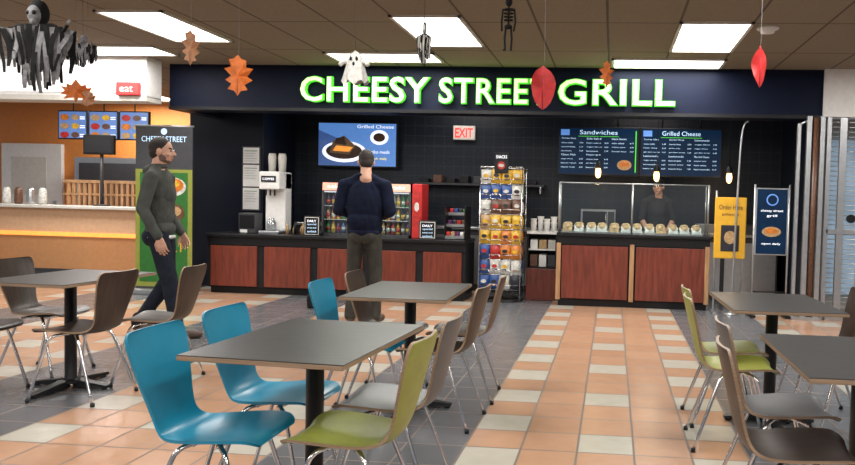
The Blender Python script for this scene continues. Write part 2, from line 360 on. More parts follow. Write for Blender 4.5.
m.text('Grilled Cheese',x1-.62,x1-.06,z1-.10,.05,y-.003,'em_pale'); m.text('combo meals',x1-.48,x1-.12,z0+.22,.05,y-.003,'em_pale'); m.text('fresh daily',x1-.42,x1-.16,z0+.12,.04,y-.003,'em_ylw')
m.box(-3.95,-3.73,10.91,10.998,1.98,2.2,'black'); m.obj('television')
m=MB(); m.box(-2.40,-2.07,10.93,10.998,2.2,2.41,'white',.008); m.text('EXIT',-2.37,-2.10,2.235,.14,10.928,'em_red',.004,.02); m.obj('exit_sign')
for px in (-.20,.56,1.49):
    m=MB(); Y=9.75
    m.tube([(0,0,.12),(0,0,CEIL-1.72)],.005,'black'); m.lathe([(.02,.14),(.028,.12),(.04,.10),(.05,0.05),(.052,.045)],(0,0,0),'black',16)
    m.lathe([(.015,.06),(.030,.045),(.038,.0),(.034,-.05),(.02,-.075),(.008,-.08)],(0,0,0),'em_amber',16)
    m.obj('pendant_lamp',(px,Y,1.72 if px<0 else 1.69))
    l=bpy.data.lights.new('pendant_bulb','POINT'); l.energy=3; l.color=(1,.7,.4); l.shadow_soft_size=.05
    o=bpy.data.objects.new('pendant_bulb',l); sc.collection.objects.link(o); o.location=(px,Y,1.58)

# ------------------------------------------------------------------ snack rack
m=MB()
m.lathe([(.29,0),(.29,.02),(.03,.035),(.022,.05)],(0,0,0),'black',24); m.tube([(0,0,.03),(0,0,1.72)],.02,'black')
for ti in range(8):
    z=.16+ti*.195
    m.tube([(-.27,-.24,z),(.27,-.24,z),(.27,.24,z),(-.27,.24,z),(-.27,-.24,z)],.004,'chrome',6)
    m.tube([(-.27,-.24,z+.06),(.27,-.24,z+.06),(.27,.24,z+.06),(-.27,.24,z+.06),(-.27,-.24,z+.06)],.004,'chrome',6)
    for xx in np.linspace(-.27,.27,5): m.tube([(xx,-.24,z+.06),(xx,-.24,z),(xx,.24,z),(xx,.24,z+.06)],.003,'chrome',5)
for xx in (-.27,.27):
    for yy in (-.24,.24): m.tube([(xx,yy,.03),(xx,yy,1.74)],.007,'chrome',6)
m.tube([(-.27,-.24,1.74),(.27,-.24,1.74),(.27,.24,1.74),(-.27,.24,1.74),(-.27,-.24,1.74)],.006,'chrome',6)
m.box(-.09,.09,-.25,-.23,1.66,1.93,'black',.01); m.text('SNACKS',-.07,.07,1.85,.04,-.251,'em_pale'); m.disc(.0,1.76,.05,.05,-.256,-.25,'snk_red'); m.disc(.0,1.76,.035,.02,-.258,-.256,'snk_wht')
m.tube([(0,0,1.7),(0,-.23,1.7)],.01,'black')
m.obj('snack_display_rack',(-1.43,9.66,0))
m=MB(); keys=[k for k,_ in snk]
pal=[['snk_blu','snk_blk','snk_wht'],['snk_blu','snk_wht','snk_blu'],['snk_tan','snk_red','snk_blu','snk_org'],['snk_yel','snk_org','snk_yel'],['snk_yel','snk_tan','snk_yel','snk_red'],['snk_org','snk_brn','snk_wht'],['snk_wht','snk_grn','snk_blu','snk_wht'],['snk_wht','snk_blk','snk_blu','snk_yel']]
for ti in range(8):
    z=.165+ti*.195; kk=random.choice(pal[ti])
    for ci in range(4):
        if random.random()<.7: kk=random.choice(pal[ti])
        for d in range(3):
            c=(-.203+ci*.135+random.uniform(-.006,.006),-.205+d*.06,z+.088+random.uniform(-.004,.008))
            m.pillow(c,.134,.175,.056,kk)
            if d==0:
                m.disc(c[0],c[2]+.01,.036,.024,c[1]-.033,c[1]-.020,random.choice(['snk_wht','snk_yel','snk_red','snk_blk']),10)
                m.disc(c[0],c[2]-.035,.04,.012,c[1]-.029,c[1]-.016,random.choice(['snk_brn','snk_tan','snk_blk']),8)
    for sy in (-1,1):
        for d in range(2):
            m.M=Matrix.Translation((sy*.24,-.02+d*.14,z+.082))@Matrix.Rotation(math.pi/2,4,'Z'); m.pillow((0,0,0),.12,.155,.04,random.choice(pal[ti])); m.M=Matrix.Identity(4)
m.obj('snack_bags',(-1.43,9.66,0))

# ------------------------------------------------------------------ beverage coolers
def cooler(name,x0,x1,z0,z1,y0,y1,hdr,seed):
    random.seed(seed); m=MB(); t=.025
    m.box(x0,x1,y1-t,y1,z0,z1,'white'); m.box(x0,x0+t,y0,y1,z0,z1,'darkgrey'); m.box(x1-t,x1,y0,y1,z0,z1,'darkgrey')
    m.box(x0,x1,y0,y1,z0,z0+.04,'darkgrey'); m.box(x0,x1,y0,y1,z1-.12,z1,'darkgrey'); m.box(x0+.01,x1-.01,y0-.002,y0,z1-.11,z1-.01,hdr); m.box(x0+t,x1-t,y0+.02,y0+.05,z1-.135,z1-.12,'em_pale')
    n=3; H=(z1-.13-z0-.04)/n
    for s_ in range(n):
        z=z0+.04+s_*H
        m.box(x0+t,x1-t,y0+.03,y1-t,z-.006,z,'white')
        c=max(3,int((x1-x0-2*t)/.066)); 
        for i in range(c):
            x=x0+t+.033+i*(x1-x0-2*t-.066)/(c-1); k=random.choice(keys)
            m.lathe([(.024,0),(.026,.01),(.026,.09),(.022,.11),(.011,.13),(.011,.145),(.012,.15),(.012,.16)],(x,y0+.09,z),k,10)
            m.lathe([(.0265,.03),(.0265,.08)],(x,y0+.09,z),random.choice(['snk_wht','snk_red','snk_yel']),10)
    m.box(x0+t,x1-t,y0,y0+.006,z0+.04,z1-.12,'glass')
    m.text('cold drinks',x0+.08,x1-.08,z1-.08,.045,y0-.003,'em_pale')
    m.obj(name)
D('em_salmon',(.8,.4,.3),.5,em=(.75,.22,.15),ems=.9)
cooler('beverage_cooler',-3.82,-3.22,.79,1.50,9.47,9.90,'em_salmon',4)
cooler('beverage_cooler',-3.20,-2.62,.79,1.50,9.47,9.90,'em_salmon',5)
m=MB(); m.box(-2.60,-2.47,9.45,9.8,.79,1.5,'red',.01); m.box(-2.585,-2.485,9.445,9.45,.95,1.4,'snk_red'); m.disc(-2.535,1.2,.03,.06,9.44,9.445,'snk_wht'); m.obj('cup_dispenser')
def easel(name,x0,x1,z0,z1,y,k='black'):
    m=MB(); m.box(x0,x1,y,y+.02,z0,z1,k,.004); m.box(x0+.015,x1-.015,y-.002,y,z0+.015,z1-.015,'snk_wht'); m.box(x0+.025,x1-.025,y-.004,y-.002,z0+.025,z1-.025,'black')
    for i in range(4): m.text(['DAILY','special','soup and','sandwich'][i],x0+.05,x1-.05,z1-.08-i*.045,.028,y-.004,'em_text' if i else 'em_pale')
    m.box(x0+.03,x1-.03,y+.02,y+.07,z0,z0+.015,k); m.obj(name)
easel('tabletop_sign',-4.00,-3.78,.79,1.05,9.32); easel('tabletop_sign',-2.47,-2.24,.79,1.03,9.32)
m=MB()
m.box(-4.68,-4.40,9.45,9.85,.79,.83,'steel',.01); m.box(-4.68,-4.40,9.65,9.85,.83,1.62,'white',.015); m.box(-4.68,-4.40,9.45,9.85,1.38,1.62,'white',.02)
m.box(-4.64,-4.44,9.44,9.45,1.48,1.56,'black'); 
for x in (-4.60,-4.54,-4.48): m.tube([(x,9.5,1.38),(x,9.5,1.30)],.012,'black')
m.lathe([(.05,0),(.065,.02),(.06,.12),(.035,.15),(.04,.17)],(-4.54,9.54,.83),'plastic'); m.text('COFFEE',-4.62,-4.46,1.505,.03,9.439,'em_pale')
for x in (-4.61,-4.47): m.lathe([(.045,0),(.055,.2),(.045,.25)],(x,9.7,1.62),'offwhite',12)
m.obj('coffee_machine')
m=MB()
for i in range(8):
    x=-4.32+i*.055+random.uniform(-.01,.01); k=random.choice(['white','snk_red','snk_tan','darkgrey','black']); h=random.uniform(.1,.22)
    m.lathe([(.018,0),(.021,h*.7),(.009,h*.85),(.009,h)],(x,9.55+.06*(i%2),.79),k,10)
m.obj('condiment_bottles')
m=MB()
m.box(-4.98,-4.74,9.5,9.7,.79,1.06,'darkgrey',.01); m.box(-4.96,-4.76,9.49,9.5,.86,1.03,'black'); m.box(-4.95,-4.85,9.485,9.49,.80,.84,'white'); m.obj('cash_register')
m=MB()
for t in range(3):
    z=.79+t*.15; y=9.42+t*.09
    m.box(-2.15,-1.9,y,y+.2,z,z+.012,'steel'); m.box(-2.15,-1.9,y,y+.006,z,z+.05,'steel')
    for i in range(4): m.box(-2.14+i*.06,-2.09+i*.06,y+.03,y+.15,z+.012,z+.10,random.choice(keys),.006)
m.box(-2.16,-2.15,9.42,9.82,.79,1.22,'black'); m.box(-1.90,-1.89,9.42,9.82,.79,1.22,'black'); m.obj('pastry_display')
m=MB(); m.box(-5.17,-4.90,9.95,9.968,1.08,1.98,'darkgrey',.004)
for i,(z0,z1) in enumerate(((1.74,1.96),(1.42,1.72),(1.10,1.40))):
    m.box(-5.15,-4.92,9.945,9.95,z0,z1,'paper')
    for r in range(5): m.box(-5.13,-4.95-.02*(r%3),9.942,9.945,z1-.05-r*.035,z1-.042-r*.035,'steel' if r else 'green')
m.obj('notice_board')
m=MB(); m.box(-2.9,-1.0,10.7,10.98,1.52,1.55,'darkgrey')
for i in range(9): m.box(-2.85+i*.2,-2.72+i*.2,10.75,10.95,1.55,1.55+random.uniform(.05,.12),random.choice(['darkgrey','black','black','snk_brn']),.008)
for x in (-2.85,-1.05): m.box(x-.01,x+.01,10.7,10.98,1.42,1.52,'steel')
m.obj('kitchen_shelf')

# ------------------------------------------------------------------ floor signs at right
m=MB(); m.box(1.25,1.63,9.20,9.22,.67,1.42,'yellow',.008); m.box(1.33,1.55,9.195,9.20,.76,1.08,'snk_blk',.004); m.disc(1.44,.93,.07,.08,9.19,9.195,'snk_tan'); m.text('Order Here',1.30,1.58,1.27,.06,9.198,'snk_brn')
m.text('place',1.34,1.54,1.19,.04,9.198,'snk_brn')
m.tube([(1.27,9.235,0),(1.27,9.235,1.5)],.012,'steel'); m.tube([(1.61,9.235,0),(1.61,9.235,1.42)],.010,'steel')
for x in (1.27,1.61): m.box(x-.02,x+.02,9.08,9.38,0,.02,'steel')
m.obj('order_sign_stand')
m=MB(); m.box(1.70,2.08,9.0,9.02,.74,1.54,'steel',.006)
m.plate([(1.715,.755),(2.065,.755),(2.065,1.525),(1.715,1.525)],8.997,9.0,'em_screen'); 
m.disc(1.89,1.40,.07,.07,8.992,8.997,'em_blue',20); m.disc(1.89,1.40,.055,.055,8.989,8.992,'em_screen',20); m.text('cheesy street',1.76,2.02,1.25,.035,8.996,'em_pale'); m.text('grill',1.83,1.95,1.19,.035,8.996,'em_pale')
m.disc(1.89,1.02,.11,.06,8.99,8.997,'snk_tan'); m.disc(1.89,1.03,.07,.035,8.987,8.99,'snk_org'); m.text('open daily',1.78,2.0,.86,.03,8.996,'em_pale')
for x in (1.69,2.09): m.tube([(x,9.01,0),(x,9.01,1.58)],.013,'steel')
m.box(1.66,1.72,8.88,9.14,0,.025,'black'); m.box(2.06,2.12,8.88,9.14,0,.025,'black'); m.tube([(1.69,9.01,.3),(2.09,9.01,.3)],.01,'black')
m.obj('poster_stand')

# ------------------------------------------------------------------ right storefront, shutter, posts
m=MB(); m.box(2.42,6.,8.9,9.15,2.38,CEIL,'white'); m.obj('wall_storefront')
m=MB()
for x in (2.25,2.40): m.box(x-.028,x+.028,8.84,8.90,0,2.38,'steel',.006)
m.box(2.13,2.17,8.9,8.96,0,2.3,'steel',.006); m.tube([(2.325,8.86,.0),(2.325,8.86,2.36)],.032,'snk_brn',14)
m.box(2.12,2.44,8.82,8.94,0,.04,'steel'); m.tube([(2.15,8.93,2.28),(2.25,8.88,2.34)],.012,'steel'); m.obj('shutter_post')
m=MB(); m.tube(spline([(1.47,9.12,.0),(1.50,9.12,1.4),(1.53,9.12,2.2),(1.6,9.12,2.34)],6),.012,'steel'); m.lathe([(.09,0),(.09,.015),(.02,.03)],(1.47,9.12,0),'steel'); m.obj('queue_pole')
m=MB()
for i in range(40): m.tube([(2.50,8.95,.1+i*.057),(5.,8.95,.1+i*.057)],.006,'steel',6)
for i in range(15): m.tube([(2.52+i*.17,8.945,.05),(2.52+i*.17,8.945,2.38)],.006,'steel',6)
m.box(2.47,2.52,8.92,8.98,0,2.38,'steel'); m.box(2.5,5.,8.92,8.98,0,.08,'steel'); m.box(2.62,2.70,8.93,8.97,.0,2.38,'steel'); m.disc(2.78,1.2,.05,.05,8.91,8.95,'black'); m.box(2.5,5.,8.92,8.98,1.02,1.07,'steel'); m.obj('rolling_grille')
MAT['window_glow']=pm('window_glow',(.3,.4,.5),.4,em=(.22,.31,.40),ems=.6,scale=2,var=.5)
m=MB(); m.box(2.6,5.2,9.9,9.95,.2,2.2,'window_glow'); 
for i in range(5): m.box(2.6+i*.6,2.64+i*.6,9.87,9.9,.2,2.2,'darkgrey')
m.obj('window_1')
m=MB(); m.box(2.5,6,10.0,10.1,0,CEIL,'offwhite'); m.obj('wall_side_shop')

# ------------------------------------------------------------------ left kiosk
m=MB()
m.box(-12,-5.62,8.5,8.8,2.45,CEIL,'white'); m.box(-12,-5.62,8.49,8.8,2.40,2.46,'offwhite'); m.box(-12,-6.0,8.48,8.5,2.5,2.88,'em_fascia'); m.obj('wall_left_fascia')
m=MB(); m.box(-5.97,-5.68,8.44,8.49,2.46,2.62,'red',.01); m.text('eat',-5.92,-5.75,2.50,.07,8.439,'snk_wht'); m.obj('shop_sign')
m=MB()
m.box(-12,-6.0,10.6,10.95,0,.62,'tan_low'); m.box(-12,-6.0,10.58,10.6,.60,.66,'em_orange'); m.box(-12,-6.0,10.6,10.95,.62,1.02,'tan')
m.box(-12,-5.95,10.52,10.97,1.02,1.07,'offwhite',.01); m.box(-12,-6.0,10.59,10.6,0,.1,'darkgrey'); m.obj('kiosk_counter')
m=MB()
for i in range(26):
    x=-8.6+i*.09; m.box(x,x+.045,11.0,11.04,0,1.42,'lightwood',.004)
m.box(-8.65,-6.2,10.99,11.05,1.42,1.47,'lightwood',.005); m.box(-8.65,-6.2,10.99,11.05,1.23,1.26,'lightwood'); m.obj('wooden_railing')
for i,x in enumerate((-8.9,-8.38,-7.86)):
    m=MB(); m.box(x,x+.5,11.2,11.25,2.12,2.58,'black',.006); m.box(x+.02,x+.48,11.195,11.2,2.14,2.56,'em_tv')
    for r in range(3):
        m.disc(x+.12,2.47-r*.14,.075,.05,11.188,11.195,['snk_org','snk_tan','snk_red'][(r+i)%3],14)
        m.disc(x+.30,2.47-r*.14,.065,.045,11.188,11.195,['snk_tan','snk_yel','snk_brn'][(r+i)%3],14)
        for q in range(2): m.box(x+.38,x+.46,11.19,11.195,2.47-r*.14-q*.03,2.482-r*.14-q*.03,'em_pale')
    m.tube([(x+.25,11.22,2.58),(x+.25,11.22,CEIL)],.01,'black'); m.obj('menu_screen')
m=MB(); m.box(-8.1,-7.6,10.70,10.76,1.86,2.16,'black',.012); m.box(-8.07,-7.63,10.697,10.70,1.89,2.13,'black_matte'); m.tube([(-7.85,10.78,1.07),(-7.85,10.78,2.0)],.025,'darkgrey'); m.lathe([(.12,0),(.12,.02),(.03,.03)],(-7.85,10.78,1.07),'darkgrey'); m.obj('order_monitor')
m=MB(); m.box(-11.4,-10.2,12.92,12.998,0,2.15,'white',.01); m.box(-10.35,-10.30,12.88,12.92,1.0,1.1,'steel'); m.box(-11.2,-10.5,12.915,12.92,1.2,1.9,'offwhite'); m.obj('door_1')
m=MB(); 
for i in range(5): m.lathe([(.05,0),(.06,.05),(.055,.22),(.03,.26)],(-9.6+i*.2,10.75,1.07),['steel','snk_wht','snk_brn','steel','snk_wht'][i],12)
m.obj('kitchen_canisters')
m=MB(); m.box(-9.7,-7.,12.6,12.95,0,1.9,'steel'); m.box(-9.6,-8.4,12.58,12.6,1.0,1.8,'darkgrey'); m.box(-8.3,-7.1,12.58,12.6,1.0,1.8,'em_orange'); m.obj('kitchen_oven')
m=MB(); m.box(-.38,.38,0,.015,.06,2.15,'darkgrey'); m.box(-.41,.41,-.09,.1,0,.07,'steel',.015); m.tube([(-.39,.01,2.15),(.39,.01,2.15)],.014,'steel')
m.text('CHEESY STREET',-.30,.30,1.95,.07,-.001,'em_text'); m.text('GRILL',-.14,.14,1.84,.06,-.001,'em_text'); m.disc(0,2.08,.04,.04,-.004,0,'em_text')
m.plate([(-.38,.1),(.38,.1),(.38,1.60),(-.38,1.60)],-.003,0,'lime'); m.plate([(-.32,.16),(.32,.16),(.32,1.56),(-.32,1.56)],-.006,-.003,'green')
m.disc(.12,1.38,.18,.12,-.010,-.006,'snk_wht'); m.disc(.12,1.40,.15,.09,-.014,-.010,'snk_org'); m.disc(.14,1.42,.08,.04,-.018,-.014,'snk_yel')
m.disc(.12,1.05,.16,.12,-.010,-.006,'snk_brn'); m.disc(.12,1.07,.12,.07,-.014,-.010,'snk_tan'); m.text('MELT',-.1,.28,.55,.12,-.006,'snk_yel')
m.obj('banner_stand',(-5.70,8.98,0))

# ------------------------------------------------------------------ chairs
PR=[(.205,.420,.135),(.192,.434,.168),(.16,.442,.186),(.08,.440,.193),(-.02,.432,.186),(-.10,.428,.170),(-.148,.434,.150),(-.178,.455,.134),(-.198,.490,.128),(-.215,.545,.136),(-.233,.62,.154),(-.252,.70,.170),(-.266,.755,.177),(-.275,.792,.172),(-.279,.808,.158),(-.280,.814,.138)]
def chair_mesh(k):
    m=MB(); P=spline([(a,b,c) for a,b,c in PR],4); ns=len(P); nu=16; th=.011
    G=[]
    for i,p in enumerate(P):
        t=(P[min(i+1,ns-1)]-P[max(i-1,0)]); t=Vector((0,t.x,t.y)).normalized(); n=Vector((0,-t.z,t.y))*-1
        if i<20 and n.z<0: n=-n
        if i>=20 and n.y<0: n=-n
        row=[]
        for j in range(nu+1):
            u=j/nu*2-1; c=.018*u*u
            pt=Vector((u*p.z,p.x,p.y))+n*c; row.append((pt,n))
        G.append(row)
    vs=[g[0] for r in G for g in r]+[g[0]-g[1]*th for r in G for g in r]; O=ns*(nu+1); id=lambda i,j:i*(nu+1)+j
    fs=[];ed=[]
    ok=lambda i,j:0<=i<ns-1 and 0<=j<nu
    for i in range(ns-1):
        for j in range(nu):
            a,b,c,d=id(i,j),id(i,j+1),id(i+1,j+1),id(i+1,j)
            fs.append((a,b,c,d)); fs.append((a+O,d+O,c+O,b+O))
            for (di,dj,e) in ((-1,0,(a,b)),(1,0,(c,d)),(0,-1,(d,a)),(0,1,(b,c))):
                if not ok(i+di,j+dj): ed.append((e[1],e[0],e[0]+O,e[1]+O))
    m.add(vs,fs,k,True); m.add(vs,ed,'ply' if k!='blue' else 'blue')
    for sx in (-1,1):
        fr=spline([(sx*.06,.03,.412),(sx*.12,.06,.412),(sx*.15,.09,.395),(sx*.165,.115,.33),(sx*.205,.20,.004)],4)
        re=spline([(sx*.06,-.03,.412),(sx*.11,-.06,.412),(sx*.14,-.09,.395),(sx*.155,-.12,.33),(sx*.195,-.235,.004)],4)
        m.tube(fr,.0095,'chrome',8); m.tube(re,.0095,'chrome',8)
        for q in (fr[-1],re[-1]): m.lathe([(.013,-.004),(.013,.018)],(q.x,q.y,.004),'black',10)
    m.tube([(-.12,.05,.412),(.12,.05,.412)],.0095,'chrome'); m.tube([(-.11,-.05,.412),(.11,-.05,.412)],.0095,'chrome')
    m.box(-.07,.07,-.06,.06,.408,.424,'black')
    return m.mesh('dining_chair_'+k)
CM={k:chair_mesh(k) for k in ('blue','lime','greychair','walnut')}
E=-math.pi/2; W=math.pi/2
for k,x,y,r in [('blue',-1.43,2.62,E+.0),('blue',-1.44,3.13,E-.03),('lime',-.94,2.66,W-.04),('greychair',-.93,3.12,W-.02),
    ('blue',-1.46,4.27,E),('walnut',-1.46,4.85,E),('walnut',-1.0,4.28,W-.08),('walnut',-.98,4.86,W+.03),
    ('walnut',-3.34,4.40,W-.05),('walnut',-3.14,4.87,W+.08),('walnut',-4.02,4.95,E),('walnut',-4.02,4.33,E),
    ('lime',.70,4.15,E),('lime',.73,4.60,E+.05),('walnut',1.30,4.78,W),('walnut',1.32,4.25,W),
    ('walnut',.69,2.76,E-.02),('greychair',.76,3.30,E+.03)]:
    place(CM[k],'dining_chair',(x,y,0),r)

# ------------------------------------------------------------------ tables
def table_mesh():
    m=MB(); w,d=.315,.43
    m.box(-w,w,-d,d,.720,.738,'ply',.003); m.box(-w+.001,w-.001,-d+.001,d-.001,.732,.741,'tabletop',.001,1)
    m.box(-.12,.12,-.2,.2,.70,.720,'black'); m.lathe([(.07,.70),(.07,.69),(.036,.675),(.036,.07),(.045,.055),(.08,.05),(.085,.035)],(0,0,0),'black',24)
    for a in range(4):
        t=a*math.pi/2; L=.27 if a%2==0 else .33
        m.M=Matrix.Rotation(t,4,'Z')
        m.add([(.05,-.04,.012),(L,-.024,.012),(L,.024,.012),(.05,.04,.012),(.05,-.035,.06),(L,-.02,.028),(L,.02,.028),(.05,.035,.06)],[(0,3,2,1),(4,5,6,7),(0,1,5,4),(1,2,6,5),(2,3,7,6),(3,0,4,7)],'black')
        m.lathe([(.018,0),(.022,.012)],(L-.025,0,0),'black',12); m.M=Matrix.Identity(4)
    return m.mesh('dining_table')
TM=table_mesh()
for x,y,r in ((-1.185,2.89,-.07),(-1.25,4.55,.02),(-3.57,4.60,-.04),(.99,4.60,0.03),(1.00,3.00,0)): place(TM,'dining_table',(x,y,0),r)

# ------------------------------------------------------------------ hanging decorations
def leaf(name,k,x,y,z,w,h,kind,rot=0):
    m=MB()
    if kind=='maple':
        prof=[(0,-.5),(.06,-.28),(.34,-.36),(.26,-.2),(.5,-.12),(.36,0),(.48,.2),(.28,.14),(.26,.3),(.13,.24),(0,.5)]
    elif kind=='oak':
        prof=[(0,-.5),(.08,-.38),(.28,-.34),(.16,-.22),(.42,-.1),(.22,.0),(.46,.18),(.2,.22),(.24,.38),(.1,.42),(0,.5)]
    else:
        prof=[(0,-.5),(.14,-.44),(.28,-.33),(.38,-.18),(.45,0),(.46,.12),(.40,.25),(.28,.36),(.13,.43),(.03,.47),(0,.5)]
    P=prof+[(-a,b) for a,b in prof[-2:0:-1]]
    m.M=Matrix.Rotation(rot,4,'Z')
    n=len(P); vs=[(a*w,.02*math.sin(a*6)+.012*math.cos(b*7),b*h) for a,b in P]+[(0,-.01,0)]; 
    vs2=[(v[0],v[1]+.004,v[2]) for v in vs]
    m.add(vs,[(i,(i+1)%n,n) for i in range(n)],k,kind=='oval'); m.add(vs2,[((i+1)%n,i,n) for i in range(n)],k,kind=='oval')
    m.add(vs[:n]+vs2[:n],[(i,i+n,(i+1)%n+n,(i+1)%n) for i in range(n)],k)
    m.tube([(0,-.012,-h*.48),(0,-.014,0),(0,.0,h*.5)],.003,k,6)
    m.tube([(0,0,h*.5),(.004,0,h*.5+.03),(0,0,CEIL-z)],.0012,'gauze_grey',5); m.M=Matrix.Identity(4)
    m.obj(name,(x,y,z))
leaf('hanging_leaf','leaf_orange',-2.63,5.0,2.14,.22,.28,'oak'); leaf('hanging_leaf','leaf_tan',-2.98,5.0,2.33,.13,.25,'oak',.3)
leaf('hanging_leaf','leaf_red',-.41,4.2,1.96,.15,.25,'oval'); leaf('hanging_leaf','leaf_orange',-.07,5.5,2.26,.13,.2,'oak',.2); leaf('hanging_leaf','leaf_red',.86,4.6,2.16,.11,.25,'oval',.2)
leaf('hanging_leaf','leaf_orange',-4.6,6.0,2.16,.26,.2,'maple',.2); leaf('hanging_leaf','leaf_tan',-4.52,6.03,2.10,.16,.14,'oak',-.2)
def ghoul(name,k,k2,x,y,z,w,h,seed,spread=1.):
    rd=random.Random(seed); m=MB()
    m.ell((0,-.01,h*.33),(w*.10,w*.10,h*.11),'gauze_grey' if k2!='gauze_white' else k2,16,10); m.ell((0,-.02,h*.25),(w*.06,w*.07,h*.05),'gauze_grey',12,8)
    m.ell((0,w*.03,h*.35),(w*.13,w*.12,h*.15),k,16,10)
    for sx in (-1,1): m.ell((sx*w*.04,-w*.10,h*.335),(w*.026,w*.03,h*.026),'black_matte',8,6)
    A=[]
    for sx in (-1,1):
        arm=spline([(0,0,h*.2),(sx*w*.22*spread,0,h*.22),(sx*w*.40*spread,-.03,h*.14),(sx*w*.5*spread,-.05,h*.20)],4)
        m.tube(arm,w*.022,k,8); A+=arm
        for q in (-.3,-.1,.1,.3): m.tube([arm[-1],arm[-1]+Vector((sx*w*.04+q*w*.08,-.01,h*(.06-abs(q)*.06)))],w*.007,'gauze_grey',5)
    m.tube([(0,0,h*.25),(0,0,-h*.25)],w*.05,k,8)
    for lay,kk in ((0,k),(1,k2),(2,k)):
        N=22
        for i in range(N):
            u=(i+rd.random()*.6)/N*2-1; x0=u*w*.48*spread; top=h*(.20-.05*abs(u)+.03*rd.random()); L=h*(.30+.45*rd.random())*(1-.25*abs(u)); ww=w*(.022+.03*rd.random()); yo=(lay-1)*w*.08+rd.uniform(-.01,.01)
            if lay==0 and i%2: kk2=k2
            else: kk2=kk
            pts=[];ph=rd.random()*6
            for s_ in range(6):
                t=s_/5; cx=x0*(1-.12*t)+math.sin(ph+t*5)*w*.018; hw=ww*(1-.55*t*t); pts.append((cx-hw,cx+hw,top-L*t,yo+math.sin(ph*2+t*4)*w*.03))
            vs=[];fs=[]
            for a,b,zz,yy in pts: vs+=[(a,yy,zz),(b,yy+.006,zz)]
            for s_ in range(5): fs.append((2*s_,2*s_+1,2*s_+3,2*s_+2))
            m.add(vs,fs,kk2)
    m.tube([(0,0,h*.46),(0,0,CEIL-z)],.0015,'black',5); m.obj(name,(x,y,z))
ghoul('hanging_reaper','gauze_black','gauze_grey',-3.80,4.6,2.26,.50,.60,1)
ghoul('hanging_ghoul','gauze_grey','gauze_black',-4.16,5.5,2.40,.22,.26,2); ghoul('hanging_ghoul','gauze_black','gauze_white',-1.31,5.0,2.37,.12,.30,4,.8)
m=MB(); rd=random.Random(3); n=28; rings=9; vs=[];fs=[]; w_=.20; h_=.22
for i in range(rings+1):
    t=i/rings
    for j in range(n):
        a=2*math.pi*j/n; r=w_*(.02+.26*min(1,t*3.2)**.5+.20*max(0,t-.3))*(1+.16*math.sin(6*a)*t*t); vs.append((r*math.cos(a),r*.6*math.sin(a),h_*.5-h_*t*(1-.07*math.sin(6*a+1)*t)))
for i in range(rings):
    for j in range(n): fs.append((i*n+j,i*n+(j+1)%n,(i+1)*n+(j+1)%n,(i+1)*n+j))
fs.append(tuple(range(n)))
m.add(vs,fs,'gauze_white',True)
for sx in (-1,1): m.ell((sx*.02,-.036,.05),(.009,.008,.014),'black_matte',8,6)
m.ell((0,-.038,.015),(.009,.008,.014),'black_matte',8,6)
for sx in (-1,1): m.tube(spline([(sx*.04,0,.03),(sx*.08,-.02,.03),(sx*.10,-.03,.0)],4),[.018]*4+[.016]*4+[.008],'gauze_white',8)
m.tube([(0,0,.11),(0,0,CEIL-2.22)],.0012,'black',5); m.obj('hanging_ghost',(-1.79,5.0,2.21))
m=MB(); k='gauze_black'
m.ell((0,0,.12),(.022,.022,.03),k); m.tube([(0,0,.09),(0,0,-.02)],.006,k)
for z in (.07,.05,.03,.01): m.tube([(math.cos(a)*.028,math.sin(a)*.018,z) for a in np.linspace(0,6.28,11)],.004,k,5)
m.ell((0,0,-.03),(.025,.015,.015),k)
for sx in (-1,1):
    m.tube([(0,0,.08),(sx*.035,0,.075),(sx*.042,0,.0),(sx*.036,-.02,-.06)],.006,k,6); m.tube([(sx*.015,0,-.03),(sx*.022,0,-.1),(sx*.018,0,-.17),(sx*.022,-.02,-.172)],.007,k,6)
m.tube([(0,0,.14),(0,0,CEIL-2.40)],.0015,k,5); m.obj('hanging_skeleton',(-.66,4.5,2.40))

